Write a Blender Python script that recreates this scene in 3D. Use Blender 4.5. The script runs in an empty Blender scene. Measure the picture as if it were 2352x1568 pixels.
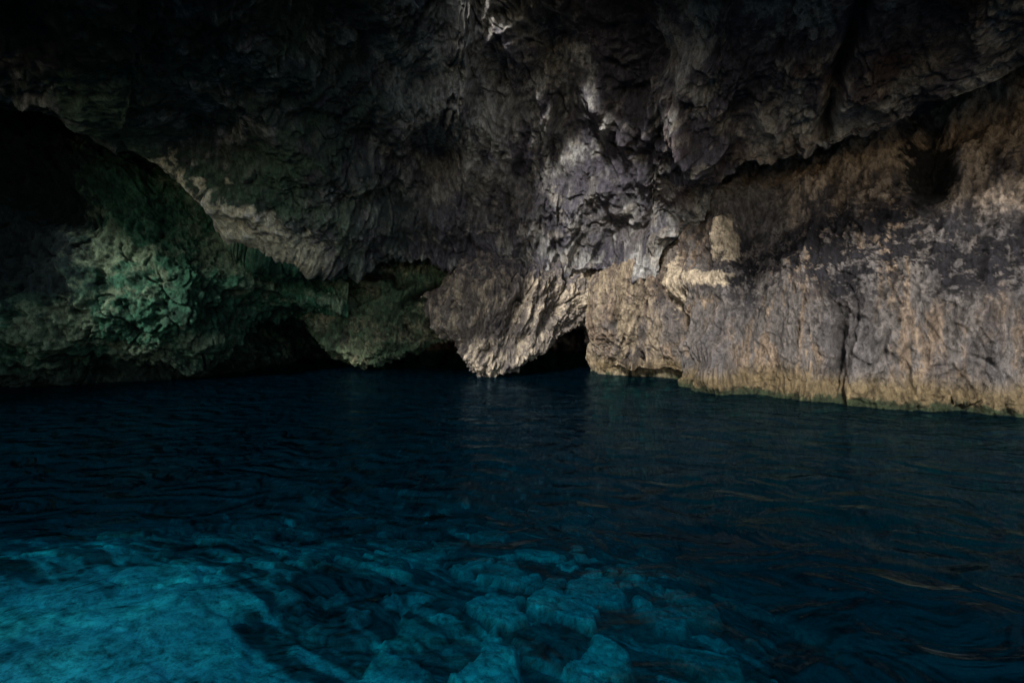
import bpy, math, numpy as np
from mathutils import Vector

# ------------------------------------------------------------------ noise
rng = np.random.RandomState(7)
PERM = rng.permutation(256); PERM = np.concatenate([PERM, PERM, PERM])
GR = rng.normal(size=(256, 3)); GR /= np.linalg.norm(GR, axis=1)[:, None]
RV = rng.rand(256, 3)

def perlin(p):
    i = np.floor(p).astype(np.int64); f = p - i
    u = f*f*f*(f*(f*6-15)+10)
    i &= 255
    res = 0
    for dx in (0, 1):
        for dy in (0, 1):
            for dz in (0, 1):
                h = PERM[PERM[PERM[(i[:, 0]+dx) & 255]+((i[:, 1]+dy) & 255)]+((i[:, 2]+dz) & 255)]
                g = GR[h]
                d = g[:, 0]*(f[:, 0]-dx)+g[:, 1]*(f[:, 1]-dy)+g[:, 2]*(f[:, 2]-dz)
                w = (u[:, 0] if dx else 1-u[:, 0])*(u[:, 1] if dy else 1-u[:, 1])*(u[:, 2] if dz else 1-u[:, 2])
                res = res+w*d
    return res*1.5

def cells2d(p):
    """edge distance and random value of the nearest stone"""
    i = np.floor(p[:, :2]).astype(np.int64); f = p[:, :2]-i
    d1 = np.full(len(p), 9.); d2 = np.full(len(p), 9.); v = np.zeros(len(p))
    for dx in (-1, 0, 1):
        for dy in (-1, 0, 1):
            h = PERM[PERM[(i[:, 0]+dx) & 255]+((i[:, 1]+dy) & 255)]
            r = RV[h]
            d = np.hypot(dx+r[:, 0]-f[:, 0], dy+r[:, 1]-f[:, 1])
            n = d < d1
            d2 = np.where(n, d1, np.minimum(d2, d)); v = np.where(n, r[:, 2], v); d1 = np.where(n, d, d1)
    return d2-d1, v

def fbm(p, o=4, gain=0.5):
    a, s, r = 1.0, 1.0, 0
    for k in range(o):
        r = r+a*perlin(p*s+17.3*k); a *= gain; s *= 2.03
    return r

def sstep(a, b, x):
    t = np.clip((x-a)/(b-a), 0, 1); return t*t*(3-2*t)
def terr(x, a=.3, b=.6):
    f = np.floor(x); return f+sstep(a, b, x-f)

# ------------------------------------------------------------------ image pixels to world
EYE = 2.5
def S(bx, by, d):
    """image pixel column, row and assumed depth, through the camera -> metres"""
    return ((bx-1176)/1045*d, d, EYE-(by-740)/1045*d)
def wd(by):            # depth at which an image row meets the waterline
    return EYE*1045/(by-740)

def catmull(P, n):
    P = np.asarray(P, float); m = len(P)
    t = np.linspace(0, m-1, n); i = np.clip(np.floor(t).astype(int), 0, m-2); f = (t-i)
    f = f.reshape((-1,)+(1,)*(P.ndim-1))
    p1, p2 = P[i], P[i+1]
    p0 = np.where((i > 0).reshape(f.shape), P[np.maximum(i-1, 0)], 2*p1-p2)
    p3 = np.where((i < m-2).reshape(f.shape), P[np.minimum(i+2, m-1)], 2*p2-p1)
    return 0.5*(2*p1+(p2-p0)*f+(2*p0-5*p1+4*p2-p3)*f*f+(3*p1-p0-3*p2+p3)*f**3)

def resample(P, n):     # rows of equal arc length, mean over columns
    dense = catmull(P, 400)
    L = np.linalg.norm(np.diff(dense, axis=0), axis=2)
    near = 1/np.maximum(np.linalg.norm(dense[1:]-np.array([0, 8, EYE]), axis=2), 7)**1.3
    c = np.concatenate([[0], np.cumsum((L*near).mean(axis=1))])
    t = np.linspace(0, c[-1], n)
    idx = np.interp(t, c, np.arange(400))
    i = np.clip(np.floor(idx).astype(int), 0, 398); f = (idx-i)[:, None, None]
    return dense[i]*(1-f)+dense[i+1]*f

def grid_mesh(name, V, nu, nv, cols=None, mat=None, flip=False):
    me = bpy.data.meshes.new(name)
    idx = np.arange(nu*nv).reshape(nu, nv)
    a, b, c, d = idx[:-1, :-1], idx[1:, :-1], idx[1:, 1:], idx[:-1, 1:]
    F = np.stack([a, b, c, d] if not flip else [a, d, c, b], axis=-1).reshape(-1, 4)
    me.vertices.add(len(V)); me.vertices.foreach_set("co", V.astype(np.float32).ravel())
    me.loops.add(F.size); me.loops.foreach_set("vertex_index", F.astype(np.int32).ravel())
    me.polygons.add(len(F)); me.polygons.foreach_set("loop_start", np.arange(0, F.size, 4, dtype=np.int32))
    me.polygons.foreach_set("use_smooth", np.ones(len(F), bool))
    me.update(calc_edges=True)
    if cols is not None:
        at = me.color_attributes.new("rock_color", 'FLOAT_COLOR', 'POINT')
        c4 = np.ones((len(V), 4), np.float32); c4[:, :3] = cols
        at.data.foreach_set("color", c4.ravel())
    ob = bpy.data.objects.new(name, me); bpy.context.scene.collection.objects.link(ob)
    if mat: me.materials.append(mat)
    return ob

def normals(G):
    du = np.gradient(G, axis=0); dv = np.gradient(G, axis=1)
    n = np.cross(du, dv); n /= np.maximum(np.linalg.norm(n, axis=2), 1e-9)[:, :, None]
    return n

def blur(a, k):
    for ax in (0, 1):
        c = np.cumsum(np.concatenate([np.repeat(np.take(a, [0], ax), k+1, ax), a, np.repeat(np.take(a, [-1], ax), k, ax)], ax), ax)
        n = a.shape[ax]
        a = (np.take(c, range(2*k+1, 2*k+1+n), ax)-np.take(c, range(0, n), ax))/(2*k+1)
    return a

def rot(p, ang, ax='y'):
    a = math.radians(ang); c, s = math.cos(a), math.sin(a); r = p.copy()
    if ax == 'y':
        r[:, 0] = c*p[:, 0]-s*p[:, 2]; r[:, 2] = s*p[:, 0]+c*p[:, 2]
    else:
        r[:, 1] = c*p[:, 1]-s*p[:, 2]; r[:, 2] = s*p[:, 1]+c*p[:, 2]
    return r

def rock(name, ctrl, nu, nv, feats, colour, seed, mat, tilt=0, shift=0, big=.8, slab=.6, lump=.5, flute=1., crack=.3, rough=1., stretch=.3, ks=1., s2=.45, calm=None, ledge=0., lmask=None, cmax=.75):
    P = np.array(ctrl, float)                       # rows x cols x 3
    G = resample(P, nu)
    G = np.swapaxes(resample(np.swapaxes(G, 0, 1), nv), 0, 1)
    N = normals(G)
    toc = np.array([0, 2.0, 3.5])-G
    mid = (N*toc).sum(axis=2)
    sg = 1 if np.median(mid[nu//4:3*nu//4]) > 0 else -1
    N = N*sg
    p = G.reshape(-1, 3); n = N.reshape(-1, 3)
    bx = p[:, 0]/np.maximum(p[:, 1], .5)*1045+1176; by = 740-(p[:, 2]-EYE)/np.maximum(p[:, 1], .5)*1045
    so = seed*13.7
    q = rot(p, tilt)+so
    wv = np.stack([fbm(q/1.8+5, 4), fbm(q/1.8+55, 4), fbm(q/1.8+95, 4)], 1)
    qw = q+wv*.16
    cm = 1.0 if calm is None else calm(bx, by)
    es = np.array([1, 1, stretch]); st = np.array([1, 1, .10]); hs = np.array([1, 1, .5+.5*stretch])
    h = big*fbm(q*hs/5.0, 3)
    h = h+slab*(terr(fbm(rot(qw, 20)*es/2.4/ks+3, 4, .45)*3.0)/3.0)
    l1 = perlin(qw*hs/2.4/ks); l2 = perlin(qw*hs/1.1/ks+7)
    h = h+lump*(-np.abs(l1)*.9*(l1 < 0)-.5*l1*(l1 >= 0)-.5*np.abs(l2))
    h = h+lump*(-1.0*sstep(0.28, 0.6, perlin(qw/1.7+31))-0.35*sstep(0.3, 0.5, perlin(qw/0.6+61)))
    h = h*cm
    h = h+slab*s2*(terr(fbm(rot(qw, -25)*es/1.0+13, 3, .5)*3.0, .35, .55)/3.0)*cm
    lm = 1.0 if lmask is None else lmask(bx, by)
    if ledge:
        ql = rot(p+wv*.3, 34)*np.array([.14, .4, 1])
        lt = perlin(ql/1.9+so); lt2 = perlin(rot(p+wv*.15, 28)*np.array([.2, .4, 1])/.8+so+9)
        h = h+ledge*lm*(terr(lt*3+5, .1, .9)/3*.9+(1-2*np.abs(lt))*.35+(1-2*np.abs(lt2))*.18)
    r0 = 1-2*np.abs(perlin(rot(qw, -4)*st/2.6+29))
    r1 = 1-2*np.abs(perlin(qw*st/1.3)); r2 = 1-2*np.abs(perlin(rot(qw, 8)*st/.55+9)); r3 = 1-2*np.abs(perlin(rot(qw, -6)*st/.24+19))
    msk = (.25+.75*sstep(-.3, .3, perlin(q/3+77)))*(1-.6*(lm if ledge else 0))*(.3+.7*cm)
    h = h+(r0*.45*(ks-.6)+r1*.28+r2*.18*(.5+r1*.5)+r3*.10)*flute*msk
    h = h-crack*.5*np.exp(-(perlin(rot(q+wv*.12, 15)*es/1.8+3)/0.016)**2)*sstep(0, .25, perlin(q/1.2+5))
    h = h-crack*.4*np.exp(-(perlin(rot(q+wv*.12, -20)*es/.8+23)/0.03)**2)*sstep(-.05, .2, perlin(q/1.0+15))
    rm = .4+.6*sstep(-.2, .3, perlin(q/2.2+97))
    f1 = fbm(rot(q+wv*.1, 14)*es*np.array([1, 1, 1.6])/.55+2, 4, .62)
    f2 = fbm(rot(q, -35)*np.array([1, 1, .6])/.22+24, 3, .65)
    h = h+rough*rm*(terr(f1*2.6, .45, .6)/2.6*.2+f1*.06+terr(f2*2, .4, .6)/2*.06+(.4-np.abs(f2))*.04)
    h -= h.mean()-shift
    for (fx, fy, rx, ry, ang, a) in feats:
        ca, sa = math.cos(math.radians(ang)), math.sin(math.radians(ang))
        dx, dy = bx-fx+wv[:, 0]*20, by-fy+wv[:, 1]*20
        e = ((dx*ca+dy*sa)/rx)**2+((-dx*sa+dy*ca)/ry)**2
        h = h+a*np.exp(-e**1.2)
    V = p+n*h[:, None]+wv*0.2*lump
    H = h.reshape(nu, nv)
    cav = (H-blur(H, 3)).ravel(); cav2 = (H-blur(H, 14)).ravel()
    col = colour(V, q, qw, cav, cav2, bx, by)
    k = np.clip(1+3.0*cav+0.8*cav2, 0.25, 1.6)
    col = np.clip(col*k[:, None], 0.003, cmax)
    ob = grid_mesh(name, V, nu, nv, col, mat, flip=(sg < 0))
    return ob

# ------------------------------------------------------------------ colours
C = lambda *a: np.array(a, float)
GREY = C(.29, .29, .285); DARK = C(.06, .057, .073); TAN = C(.29, .22, .16); PALE = C(.50, .46, .39)
GREEN = C(.03, .09, .055); TEAL = C(.025, .11, .085); RUST = C(.16, .085, .05); BLK = C(.012, .012, .012); UMB = C(.12, .09, .07)
def mix(a, b, t):
    return a*(1-t[:, None])+b*t[:, None]
def spot(bx, by, x, y, rx, ry, n):
    return sstep(1.2, .85, np.sqrt(((bx-x)/rx)**2+((by-y)/ry)**2)+.45*n)
st2 = np.array([1, 1, .13])
def col_upper(V, q, qw, cav, cav2, bx, by):
    c = np.tile(GREY, (len(V), 1))
    n1 = fbm(qw/3.6+20, 5, .55); n2 = fbm(qw*st2/.8+40, 5, .65); n3 = fbm(qw/0.6+80, 5, .7)
    c = mix(c, DARK, sstep(-.1, .3, n1+.45*n2))
    c = mix(c, DARK*1.6, .7*sstep(-.02, .25, n2-.05))
    c = mix(c, PALE*.7, .6*sstep(.15, .5, n3-.5*n1))
    rib = np.exp(-(((bx-1080-(by-250)*.25)/150)**2))*sstep(600, 300, by)
    c = mix(c, C(.36, .355, .33), .85*rib*sstep(-.5, .1, -n2+.15))
    c = mix(c, DARK*.9, .8*np.exp(-((bx-1380-(by-300)*.1)/120)**2)*sstep(640, 560, by)*sstep(-.4, .1, n2+.2))
    c = mix(c, RUST*.7, .5*sstep(.15, .6, fbm(qw/2.2+140, 4))*sstep(1300, 1700, bx))
    c = mix(c, DARK*.6, .6*sstep(1800, 2100, bx)*sstep(-.5, .2, n3))
    lf = sstep(1100, 600, bx)
    c = mix(c, C(.022, .055, .042), .85*lf*sstep(-.6, .3, n3+.3))
    c = mix(c, C(.07, .13, .085), .7*lf*sstep(-.05, .35, fbm(qw/2.0+170, 4)))
    c = c*(1-.4*sstep(350, 0, bx)*sstep(300, 100, by))[:, None]  # gloom of the upper left corner put into the colour
    c = c*(1-.6*sstep(1900, 2150, bx)*sstep(90, 10, by))[:, None]  # sunlit spot at the top right toned down in the colour
    c = c*(1-.5*sstep(80, 20, by))[:, None]  # colour darkened along the top to dim the sun's highlight
    c = np.minimum(c, .36)
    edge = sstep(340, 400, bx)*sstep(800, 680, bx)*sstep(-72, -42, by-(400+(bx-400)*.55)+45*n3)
    c = mix(c, C(.66, .63, .48), .97*edge)  # cream ledge, with the light from below put into its colour
    return c
def col_left(V, q, qw, cav, cav2, bx, by):
    c = np.tile(GREEN, (len(V), 1))  # algae green, with green light off the sea put into the colour
    n1 = fbm(qw/2.6+20, 5, .6); n3 = fbm(qw/0.5+80, 5, .75)
    c = mix(c, C(.06, .115, .075), sstep(-.1, .5, n3))
    c = mix(c, C(.13, .17, .11), .7*sstep(.05, .5, n1+.4*n3))
    c = mix(c, TEAL*.25, .7*sstep(.1, .5, -n1+.4*n3))
    c = c*(1+.5*sstep(450, 600, bx))[:, None]
    c = mix(c, C(.006, .012, .014), sstep(270, 130, bx+60*n3)*sstep(740, 660, by+40*n3)*.97)  # deep shadow of the far-left void painted on
    c = mix(c, C(.012, .018, .016), .85*sstep(1.5, .2, V[:, 2]+n3))  # shade of the undercut painted in near the waterline
    return c
def col_mid(V, q, qw, cav, cav2, bx, by):
    c = np.tile(C(.10, .13, .075), (len(V), 1))
    n1 = fbm(qw/2.0+20, 5, .6); n3 = fbm(qw/0.4+80, 5, .75)
    c = mix(c, C(.22, .21, .13), sstep(0, .5, n3))
    c = mix(c, C(.035, .075, .04), .8*sstep(-.15, .3, n1))
    c = mix(c, BLK, .7*sstep(.2, .6, fbm(qw/1.0+60, 4)))
    return c
def col_right(V, q, qw, cav, cav2, bx, by):
    z = V[:, 2]
    n1 = fbm(qw*np.array([1, 1, .6])/2.4+20, 5, .6); n2 = fbm(qw*st2/0.55+40, 5, .7); n3 = fbm(qw/0.4+80, 5, .8)
    c = np.tile(C(.145, .13, .122), (len(V), 1))
    c = mix(c, TAN*.85, sstep(-.1, .25, n2))
    c = mix(c, C(.105, .098, .10), .8*sstep(-.15, .25, n1+.3*n2))
    c = mix(c, C(.34, .27, .205), .85*sstep(1750, 1850, bx)*sstep(5.6, 6.6, z+.9*n1)*sstep(-.35, .15, -n2))
    band = np.exp(-((z-4.7+1.1*n1)/1.6)**2)*sstep(1580, 1720, bx)
    c = mix(c, C(.014, .013, .016), np.clip(1.3*band, 0, 1)*sstep(-.35, .0, n3+.5*n2))
    c = mix(c, DARK*.5, .6*sstep(.1, .35, n2-.1+.4*n3)*sstep(1.0, 4, z))
    c = mix(c, BLK, spot(bx, by, 2130, 370, 65, 90, n3))  # shade inside the hollow painted black
    for (x, y, rx, ry) in ((1668, 555, 26, 45), (1555, 655, 26, 52), (1620, 640, 58, 18)):
        c = mix(c, C(.46, .385, .285), .97*spot(bx, by, x, y, rx, ry, n3))
    foot = sstep(1.1, .5, z+.35*n1)
    c = mix(c, C(.155, .115, .055), .85*foot)
    c = mix(c, C(.03, .042, .02), sstep(.30, .12, z+.12*n3))
    gl = sstep(1560, 1480, bx)
    c = mix(c, C(.34, .27, .18), .7*gl*sstep(-.2, .25, -n2))
    return c
def col_wedge(V, q, qw, cav, cav2, bx, by):
    n2 = fbm(qw*st2/0.5+40, 5, .65); n1 = fbm(qw/1.4+20, 5, .6); n3 = fbm(qw/.35+90, 4, .7)
    c = np.tile(C(.19, .165, .145), (len(V), 1))
    c = mix(c, C(.44, .375, .29), sstep(-.2, .2, n2+.4*n3))
    c = mix(c, C(.09, .08, .082), .75*sstep(.05, .4, n1+.3*n2))
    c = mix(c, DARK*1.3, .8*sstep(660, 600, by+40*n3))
    return c
def col_dark(V, q, qw, cav, cav2, bx, by):
    return mix(np.tile(UMB*1.5, (len(V), 1)), BLK, sstep(-.2, .3, fbm(qw/1.5, 4)))

# ------------------------------------------------------------------ materials
def nn(nt, t, **kw):
    n = nt.nodes.new(t)
    for k, v in kw.items(): setattr(n, k, v)
    return n
def rock_material(name, rough=.72, wet=.35, bump=.16):
    m = bpy.data.materials.new(name); m.use_nodes = True; nt = m.node_tree; L = nt.links
    b = nt.nodes["Principled BSDF"]
    at = nn(nt, "ShaderNodeAttribute", attribute_name="rock_color")
    tc = nn(nt, "ShaderNodeTexCoord"); mp = nn(nt, "ShaderNodeMapping"); mp.inputs["Scale"].default_value = (1, 1, .45)
    L.new(tc.outputs["Object"], mp.inputs[0])
    n1 = nn(nt, "ShaderNodeTexNoise"); n1.inputs["Scale"].default_value = 6; n1.inputs["Detail"].default_value = 5; n1.inputs["Roughness"].default_value = .85
    L.new(mp.outputs[0], n1.inputs["Vector"])
    mr = nn(nt, "ShaderNodeMapRange"); mr.inputs[1].default_value = .34; mr.inputs[2].default_value = .66; mr.inputs[3].default_value = .25; mr.inputs[4].default_value = 1.75
    L.new(n1.outputs[0], mr.inputs[0])
    mx = nn(nt, "ShaderNodeVectorMath", operation='SCALE'); L.new(at.outputs["Color"], mx.inputs[0]); L.new(mr.outputs[0], mx.inputs["Scale"])
    L.new(mx.outputs[0], b.inputs["Base Color"])
    bp = nn(nt, "ShaderNodeBump"); bp.inputs["Strength"].default_value = 1; bp.inputs["Distance"].default_value = bump
    L.new(n1.outputs[0], bp.inputs["Height"]); L.new(bp.outputs[0], b.inputs["Normal"])
    b.inputs["Roughness"].default_value = rough; b.inputs["Specular IOR Level"].default_value = wet
    return m
M_rock = rock_material("wet_limestone", .6, .3)
M_green = rock_material("green_limestone", .85, .1)
M_dry = rock_material("limestone", .75, .3)

# ------------------------------------------------------------------ rock masses
def tag(o, label, cat=None, kind=None):
    o["label"] = label
    if cat: o["category"] = cat
    if kind: o["kind"] = kind

lip = [(-700, 20, 12.5), (-350, 90, 13.5), (-100, 180, 14.5), (60, 235, 15.5), (200, 300, 16.5), (310, 335, 17.3), (400, 400, 18), (500, 462, 18.6), (600, 525, 19.2), (700, 553, 20),
       (800, 585, 21), (900, 595, 21.8), (1000, 605, 22.2), (1090, 622, 22.3), (1170, 620, 22), (1240, 660, 22), (1320, 650, 21.8), (1390, 645, 21.4),
       (1470, 645, 20.5), (1540, 590, 19.6), (1620, 520, 18.3), (1690, 385, 16.8), (1780, 388, 15.8), (1860, 375, 15), (1950, 345, 14.2), (2050, 305, 13.3),
       (2150, 262, 12.5), (2250, 235, 11.6), (2352, 195, 10.8), (2550, 120, 9.6), (2850, 30, 8.5)]
rows = []
ft = lambda x, d: max(7.0, d*(.43+.19*math.exp(-((x-1130)/380)**2)))
TOP = -330
for s in (0, .2, .4, .6, .8, .93):
    r = []
    for x, y, d in lip:
        t = ft(x, d); dd = t+(d-t)*s**0.85; py = TOP+(y-TOP)*s
        r.append(S(x, py, dd-0.5*math.sin(math.pi*s)))
    rows.append(r)
top_edge = rows[0]
rows.append([S(x, y, d) for x, y, d in lip])
lc = lambda x: .35+.65*min(1, max(0, (x-700)/300))        # thin ledge where the rock is green
rows.append([S(x, y-22*lc(x), d+1.0*lc(x)) for x, y, d in lip])
rows.append([S(x, y-50*lc(x), d+3.0*lc(x)) for x, y, d in lip])
rows.append([S(x, y-70, d+6.0) for x, y, d in lip])
feats = [(1000, 370, 50, 55, -20, -1.6), (1060, 160, 330, 75, 75, 1.2), (1450, 250, 260, 60, 80, -1.3), (1640, 330, 90, 70, 0, .7), (1450, 520, 70, 60, 30, -1.0),
         (1560, 470, 110, 60, 0, .6), (1930, 180, 200, 18, 105, -.9), (700, 420, 150, 90, 20, .5), (500, 300, 110, 90, 20, -1.3), (860, 450, 130, 30, 10, -.7),
         (1000, 520, 150, 40, 10, .6), (520, 420, 200, 30, 33, .6), (1330, 450, 80, 80, 0, .5), (250, 160, 200, 90, 30, .6), (2100, 200, 250, 90, -20, .7), (1250, 250, 260, 40, 85, -.6), (820, 250, 250, 60, 65, -.7)]
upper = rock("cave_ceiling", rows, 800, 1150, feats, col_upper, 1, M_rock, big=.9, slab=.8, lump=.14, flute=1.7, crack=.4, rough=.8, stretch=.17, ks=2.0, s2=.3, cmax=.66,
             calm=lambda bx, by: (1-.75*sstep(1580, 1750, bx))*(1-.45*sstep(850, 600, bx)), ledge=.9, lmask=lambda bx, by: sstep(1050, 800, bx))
tag(upper, "grey fluted limestone cave ceiling overhanging the dark water", kind="structure", cat="cave ceiling")

# lower wall on the green side
cols = [(-900, 60, 14), (-500, 100, 15), (-200, 170, 16), (0, 230, 16.5), (120, 270, 16.8), (250, 320, 17.3), (400, 400, 18.1), (520, 470, 18.7), (620, 520, 19.4), (720, 545, 20.4), (800, 560, 22.0)]
wl = [915, 905, 900, 896, 892, 886, 878, 862, 842, 826, 820]
prot = [1.2, .8, .2, .3, .6, .9, 1.2, 1.5, 1.4, .9, .5]
rows = []
rows.append([S(x, y-150, d+4) for x, y, d in cols])
rows.append([S(x, y-60, d+1.4) for x, y, d in cols])
rows.append([S(x, y+60, d+.2) for x, y, d in cols])
rows.append([S(x, y+(690-y)*.5, (d+.2)*.6+.4*wd(w)-p*.5) for (x, y, d), w, p in zip(cols, wl, prot)])
rows.append([S(x, 660, d*.3+.7*min(wd(w), 24)-p) for (x, y, d), w, p in zip(cols, wl, prot)])
rows.append([S(x, 730 if x > 540 else 775, d*.2+.8*min(wd(w), 24.5)-p*.6) for (x, y, d), w, p in zip(cols, wl, prot)])
rows.append([S(x, 742 if x > 540 else 835, wd(w)+(2.2 if x > 540 else .2)) for (x, y, d), w in zip(cols, wl)])
rows.append([(S(x, w, wd(w)+1.2)[0], wd(w)+1.2, -.2) for (x, y, d), w in zip(cols, wl)])
rows.append([(S(x, w, wd(w)+1)[0], wd(w)+1, -5) for (x, y, d), w in zip(cols, wl)])
for r in rows:
    z = r[0][2]
    r.insert(0, (-26.5, 6, z)); r.insert(0, (-26, -3, z)); r.insert(0, (-26.5, -12, z))  # unseen left arm, added to keep the sun off this wall
feats = [(60, 740, 90, 45, 20, .6), (80, 480, 120, 180, 0, -1.0), (430, 560, 120, 60, 30, -.5), (620, 600, 90, 60, 0, .5)]
left = rock("cave_wall", rows, 500, 900, feats, col_left, 2, M_green, big=.5, slab=.5, lump=.15, flute=.4, crack=.5, rough=.9, stretch=.5, ks=1.5, ledge=.8)
tag(left, "cave wall, algae green and green sea light painted in, sinking into the dark water", kind="structure", cat="cave wall")

# low lump between
c3 = [(650, 690, 26), (700, 725, 24.6), (740, 785, 23.8), (800, 830, 23.4), (880, 828, 23.2), (950, 800, 23.4), (1005, 788, 23.6), (1060, 775, 24), (1100, 765, 26)]
rows = []
rows.append([S(x, 500, d+2.0) for x, y, d in c3])
rows.append([S(x, 570, d+.2) for x, y, d in c3])
rows.append([S(x, 650, d+.0) for x, y, d in c3])
rows.append([S(x, 650+(y-650)*.6, d-.1) for x, y, d in c3])
rows.append([S(x, y, d) for x, y, d in c3])
rows.append([S(x, y-8, d+1.5) for x, y, d in c3])
rows.append([S(x, y-30, d+4.5) for x, y, d in c3])
rows.append([S(x, y-70, d+9) for x, y, d in c3])
feats = [(1010, 660, 90, 14, -25, -1.5), (870, 640, 90, 12, 10, -.8), (830, 720, 90, 60, 0, .3)]
mid = rock("rock_lobe", rows, 340, 380, feats, col_mid, 3, M_dry, big=.3, slab=.5, lump=.3, flute=.4, crack=.4, rough=1.0, stretch=.6)
tag(mid, "rounded olive-brown rock lobe hanging just above the water", cat="rock")

# hanging wedge
c4 = [(960, 700, 25.0), (992, 735, 22.9), (1030, 790, 21.8), (1068, 848, 21.0), (1100, 874, 20.7), (1160, 854, 20.6), (1230, 822, 20.9), (1295, 784, 21.4), (1345, 758, 22.1), (1400, 745, 24.3)]
tx = lambda x, k: x+k*max(0, (1100-x)/130)
rows = []
rows.append([S(tx(x, 80), 520, 22.8+.4*(d-21)+1.0) for x, y, d in c4])
rows.append([S(tx(x, 70), 590, 22.2+.6*(d-21)) for x, y, d in c4])
rows.append([S(tx(x, 35), 650, d+.1) for x, y, d in c4])
rows.append([S(tx(x, 10), 650+(y-650)*.5, d-.2) for x, y, d in c4])
rows.append([S(x, 650+(y-650)*.85, d-.05) for x, y, d in c4])
rows.append([S(x, y, d+.4) for x, y, d in c4])
rows.append([S(x, y-14, d+1.6) for x, y, d in c4])
rows.append([S(x, y-50, d+3.5) for x, y, d in c4])
rows.append([S(x, y-100, d+7) for x, y, d in c4])
feats = [(1250, 740, 18, 90, 30, -.5), (1180, 720, 12, 110, 20, -.4), (1120, 740, 30, 100, 10, .3)]
wedge = rock("hanging_rock", rows, 420, 420, feats, col_wedge, 4, M_dry, tilt=15, shift=-.12, big=.15, slab=.4, lump=.05, flute=1.1, crack=.5, rough=1.2, stretch=.22)
tag(wedge, "pointed tan limestone rock hanging down to the water", cat="rock")

# warm right-hand wall
c5 = [(1350, 560, 33, 815), (1325, 560, 24.5, 850), (1360, 560, 22.0, 862), (1420, 560, 21.2, 866), (1480, 560, 20.6, 870), (1540, 520, 19.9, 880), (1600, 450, 18.8, 893),
      (1680, 360, 17.8, 902), (1770, 350, 17, 908), (1870, 330, 16, 916), (2000, 280, 14.9, 930), (2150, 220, 13.8, 944), (2352, 150, 12.6, 962), (2600, 60, 11.4, 990), (3000, -60, 10, 1020)]
def sh(x, s): return x+(60*s*s if x < 1500 else 60*s*s*max(0, (1600-x)/100))
rows = []
rows.append([S(x, y-60, d+3.5) for x, y, d, w in c5])
rows.append([S(x, y+15, d+1.0) for x, y, d, w in c5])
for s in (.2, .4, .6, .8, .93):
    r = []
    for k, (x, y, d, w) in enumerate(c5):
        by = y+(w-y)*s
        dw = 33 if k == 0 else min(wd(w), 25)
        r.append(S(sh(x, s), by, (d+.4)*(1-s)+dw*s-.35*math.sin(math.pi*s)))
    rows.append(r)
r = []; r2 = []
for k, (x, y, d, w) in enumerate(c5):
    dw = 33 if k == 0 else min(wd(w), 25)
    X = (sh(x, 1)-1176)/1045*dw
    r.append((X, dw, -.1)); r2.append((X, dw+.6, -5))
rows += [r, r2]
for r in rows:
    z = r[-1][2]
    r.append((19, 4, z)); r.append((20, -4, z))  # unseen run behind the camera, added to block sky from the right
feats = [(1670, 560, 30, 50, 0, .6), (1600, 640, 90, 35, -10, .5), (2130, 360, 60, 90, 0, -.9), (1470, 835, 14, 35, 0, -.6), (1390, 740, 25, 120, -20, .4), (1560, 760, 20, 120, -18, -.5),
         (1930, 800, 14, 60, 0, -.6), (1720, 640, 30, 200, 0, -.5), (1850, 500, 40, 150, 8, .3)]
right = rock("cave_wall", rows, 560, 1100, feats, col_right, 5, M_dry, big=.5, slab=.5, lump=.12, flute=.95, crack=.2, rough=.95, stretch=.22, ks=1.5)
tag(right, "warm tan cave wall with black patches and waterline stain", kind="structure", cat="cave wall")

# dark inner chamber closing the cave
c6 = [(-300, 30), (200, 34), (500, 37), (800, 40), (1100, 42), (1400, 38), (1700, 32), (2000, 26)]
rows = [[S(x, 740, d)[:2]+(z,) for x, d in c6] for z in (13, 9, 5, 3, 1.5, 0, -2, -6)]
back = rock("inner_chamber", rows, 150, 400, [], col_dark, 6, M_dry)
tag(back, "unlit rock wall closing the inner cave chamber", kind="structure", cat="cave wall")

# unseen rock cap over the cave, added to block sun and sky
te = top_edge[::2]
base = [(-27.5, -13, 9.5), (-27, -4, 10), (-27.5, 6, 10.5), (-21, 11, 10.8)]+[(x, y+.4, z-.2) for x, y, z in te]+[(16, 7.5, 9.3), (20.5, 4, 9.3), (22, -6, 9.3)]  # left end reaches back to shade the green wall
far = []
for (x, y, z) in base:
    a = math.atan2(x, y+12)
    far.append((x+60*math.sin(a*1.15), max(y+50*math.cos(a*1.15), y-3)))
rows = []
for t, dz in ((0, 0), (.03, 4.5), (.12, 10), (.5, 11), (.85, 3), (1, -18)):
    rows.append([(f[0]*(1-t)+b[0]*t, f[1]*(1-t)+b[1]*t, f[2]*(1-t)+11*t+dz) for f, b in zip(base, far)])
shade_cap = rock("shade_cap", rows, 180, 320, [], col_mid, 8, M_dry, big=.8, slab=.6, lump=.3, flute=.3)
tag(shade_cap, "unseen rock cap added over the sea cave to block sun and sky", kind="structure", cat="shade_cap")

# ------------------------------------------------------------------ seabed
xs = np.linspace(-28, 28, 1100); ys = np.concatenate([np.linspace(-20, 0, 60), np.linspace(.1, 18, 620), np.linspace(18.2, 50, 100)])
X, Y = np.meshgrid(xs, ys, indexing='ij')
p = np.stack([X.ravel(), Y.ravel(), np.zeros(X.size)], 1)
q = p.copy()
w1 = np.stack([fbm(q/1.4+3, 2), fbm(q/1.4+33, 2), q[:, 2]], 1)
w2 = np.stack([fbm(q/.5+3, 2), fbm(q/.5+33, 2), q[:, 2]], 1)
w3 = np.stack([perlin(q/.25+3), perlin(q/.25+33), q[:, 2]], 1)
def gau(x, y, a, b, ang=-35):
    dx, dy = p[:, 0]-x, p[:, 1]-y
    ca, sa = math.cos(math.radians(ang)), math.sin(math.radians(ang))
    return np.exp(-((dx*ca+dy*sa)/a)**2-((-dx*sa+dy*ca)/b)**2)
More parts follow.
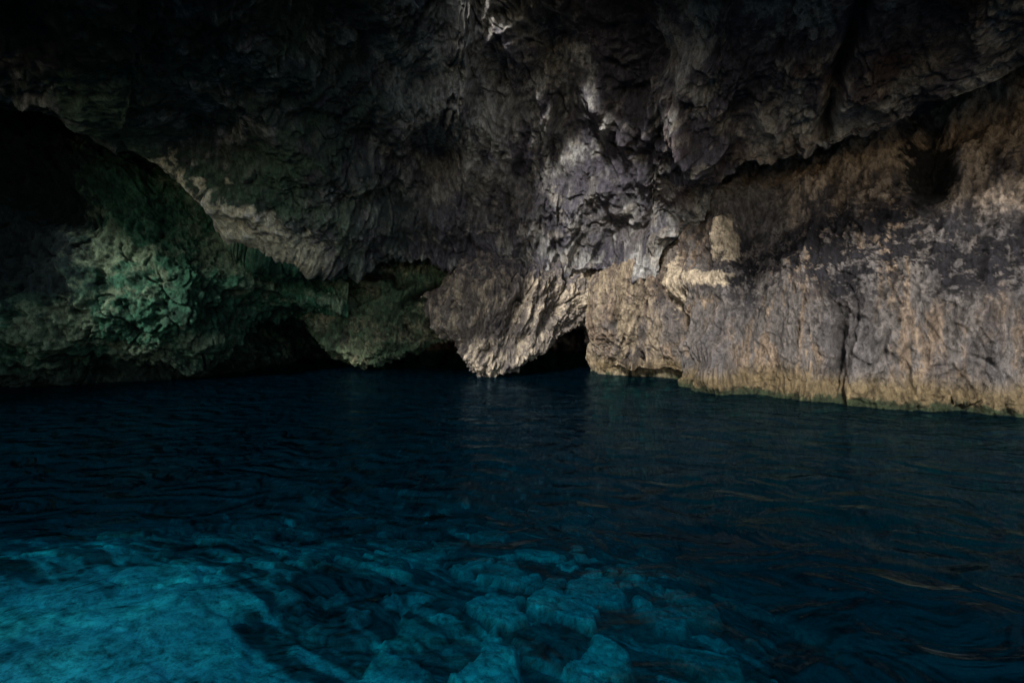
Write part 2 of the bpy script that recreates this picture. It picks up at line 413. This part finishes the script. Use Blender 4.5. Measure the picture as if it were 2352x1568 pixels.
sh0 = gau(-7, 4.5, 8, 6); sh1 = gau(-5.1, 5.1, 4.0, 2.3); sh2 = gau(-6.5, 8.5, 8, 4.5)
depth = 3.0+2.0*sstep(7, 18, p[:, 1])+1.2*sstep(2, 8, p[:, 0])-1.9*sh0
e1, v1 = cells2d((q+w1*.25+w2*.13+w3*.05)/.95+50); e2, v2 = cells2d((q+w1*.25+w2*.16+w3*.06)/.42+90)
s1 = sstep(.03, .16, e1); s2_ = sstep(.03, .2, e2)
z = -depth+.2*fbm(p/2.6, 3)+(.22*s1*v1+.06*s2_*v2)*(1-.8*sh1)+.02*fbm(p/.3, 3)
p[:, 2] = z
qs = rot(np.stack([q[:, 0], q[:, 2], q[:, 1]], 1), 25)*np.array([1/2.2, 1, 1/.42])   # long streaks painted for the wave light on the bright patch
n4 = fbm(qs+w1*.25+w2*.15, 4, .6)
n5 = fbm(q/3+8, 2)
cen = np.exp(-((q[:, 0]-.3)/3.2)**2)*sstep(17, 11, q[:, 1]+1.5*n5)
val = np.where(v1 > .62, v1, v2*.85)                 # big slabs among smaller stones
edge = np.where(v1 > .62, s1, s2_)
ring = .82+.18*np.cos(np.where(v1 > .62, e1*30, e2*22)+5*n5+2*w2[:, 0])
alb = .05+.20*val+.68*sstep(.58, .78, val)*(.2+.8*cen)
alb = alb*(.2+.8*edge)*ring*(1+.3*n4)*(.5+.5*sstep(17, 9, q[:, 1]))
c = np.clip(alb, .02, .88)[:, None]*C(.97, 1, .97)[None, :]
c = mix(c, C(.62, .64, .62), .65*sh2*sstep(-.1, .35, n4))
c = mix(c, C(.90, .90, .87), .98*sstep(.25, .75, sh1+.65*n4))  # pale sand patch painted to stand in for the underwater glow
c = mix(c, C(.02, .025, .025), .95*sstep(2.8, 7.0, q[:, 0]+1.2*n5))  # lack of light on the right put into the bed colour
M_bed = rock_material("seabed_stone", .9, .1, .02)
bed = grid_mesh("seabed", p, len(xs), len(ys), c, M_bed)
tag(bed, "pale sand painted for the underwater glow, and dark stones under clear blue water", kind="structure", cat="seabed")

# ------------------------------------------------------------------ water
xs = np.linspace(-50, 50, 800); ys = np.concatenate([np.linspace(-22, 18, 600), np.linspace(18.2, 48, 200)])
X, Y = np.meshgrid(xs, ys, indexing='ij')
p = np.stack([X.ravel(), Y.ravel(), np.zeros(X.size)], 1)
q = p*np.array([.8, 1.2, 1]); q[:, 1] += .25*q[:, 0]
p[:, 2] = .05*fbm(q/2.4, 3)
m = bpy.data.materials.new("sea_water"); m.use_nodes = True; nt = m.node_tree; L = nt.links
nt.nodes.remove(nt.nodes["Principled BSDF"]); out = nt.nodes["Material Output"]
tr = nn(nt, "ShaderNodeBsdfTransparent"); tr.inputs[0].default_value = (.98, .995, 1, 1)
df = nn(nt, "ShaderNodeBsdfDiffuse"); df.inputs[0].default_value = (.0, .07, .135, 1)
body = nn(nt, "ShaderNodeMixShader"); body.inputs[0].default_value = .075; L.new(tr.outputs[0], body.inputs[1]); L.new(df.outputs[0], body.inputs[2])
gl = nn(nt, "ShaderNodeBsdfGlossy"); gl.inputs["Roughness"].default_value = .10; gl.inputs["Color"].default_value = (.20, .34, .48, 1)
fr = nn(nt, "ShaderNodeFresnel"); fr.inputs[0].default_value = 1.33
tc = nn(nt, "ShaderNodeTexCoord"); mp = nn(nt, "ShaderNodeMapping"); mp.inputs["Scale"].default_value = (.7, 1.0, 1); mp.inputs["Rotation"].default_value = (0, 0, .35)
L.new(tc.outputs["Object"], mp.inputs[0])
a = nn(nt, "ShaderNodeTexNoise"); a.inputs["Scale"].default_value = 1.4; a.inputs["Detail"].default_value = 4; a.inputs["Roughness"].default_value = .45; a.inputs["Distortion"].default_value = 1.6
L.new(mp.outputs[0], a.inputs["Vector"])
bp = nn(nt, "ShaderNodeBump"); bp.inputs["Strength"].default_value = .9; bp.inputs["Distance"].default_value = .15
L.new(a.outputs[0], bp.inputs["Height"])
bp2 = nn(nt, "ShaderNodeBump"); bp2.inputs["Strength"].default_value = 1; bp2.inputs["Distance"].default_value = .7
L.new(a.outputs[0], bp2.inputs["Height"]); L.new(bp2.outputs[0], df.inputs["Normal"])
for t in (gl, fr): L.new(bp.outputs[0], t.inputs["Normal"])
mx = nn(nt, "ShaderNodeMixShader"); L.new(fr.outputs[0], mx.inputs[0]); L.new(body.outputs[0], mx.inputs[1]); L.new(gl.outputs[0], mx.inputs[2])
L.new(mx.outputs[0], out.inputs["Surface"])
va = nn(nt, "ShaderNodeVolumeAbsorption"); va.inputs["Color"].default_value = (.0, .934, .962, 1); va.inputs["Density"].default_value = .70
L.new(va.outputs[0], out.inputs["Volume"])
water = grid_mesh("water", p, len(xs), len(ys), None, m)
tag(water, "dark blue rippled sea water turning bright turquoise over the pale painted bed", kind="structure", cat="water")

# ------------------------------------------------------------------ light
SUN_EL, SUN_AZ = 29, 205          # azimuth clockwise from +Y (direction the sun stands in)
sc = bpy.context.scene
w = bpy.data.worlds.new("World"); sc.world = w; w.use_nodes = True; nt = w.node_tree
sky = nn(nt, "ShaderNodeTexSky", sky_type='NISHITA'); sky.sun_disc = False
sky.sun_elevation = math.radians(SUN_EL); sky.sun_rotation = math.radians(SUN_AZ)
nt.links.new(sky.outputs[0], nt.nodes["Background"].inputs[0]); nt.nodes["Background"].inputs[1].default_value = .15
sun = bpy.data.lights.new("sun", 'SUN'); sun.energy = 5.0; sun.angle = math.radians(7); sun.color = (1, .95, .88)
so = bpy.data.objects.new("sun", sun); sc.collection.objects.link(so)
az, el = math.radians(SUN_AZ), math.radians(SUN_EL)
d = Vector((math.sin(az)*math.cos(el), math.cos(az)*math.cos(el), math.sin(el)))
so.rotation_euler = d.to_track_quat('Z', 'Y').to_euler()

cam = bpy.data.cameras.new("camera"); cam.sensor_width = 36; cam.lens = 16; cam.shift_y = -44/2352; cam.clip_end = 500; cam.clip_start = .05
co = bpy.data.objects.new("camera", cam); sc.collection.objects.link(co)
co.location = (0, 0, EYE); co.rotation_euler = (math.radians(90), 0, 0); sc.camera = co
sc.view_settings.view_transform = 'Standard'; sc.view_settings.look = 'None'; sc.view_settings.exposure = 0
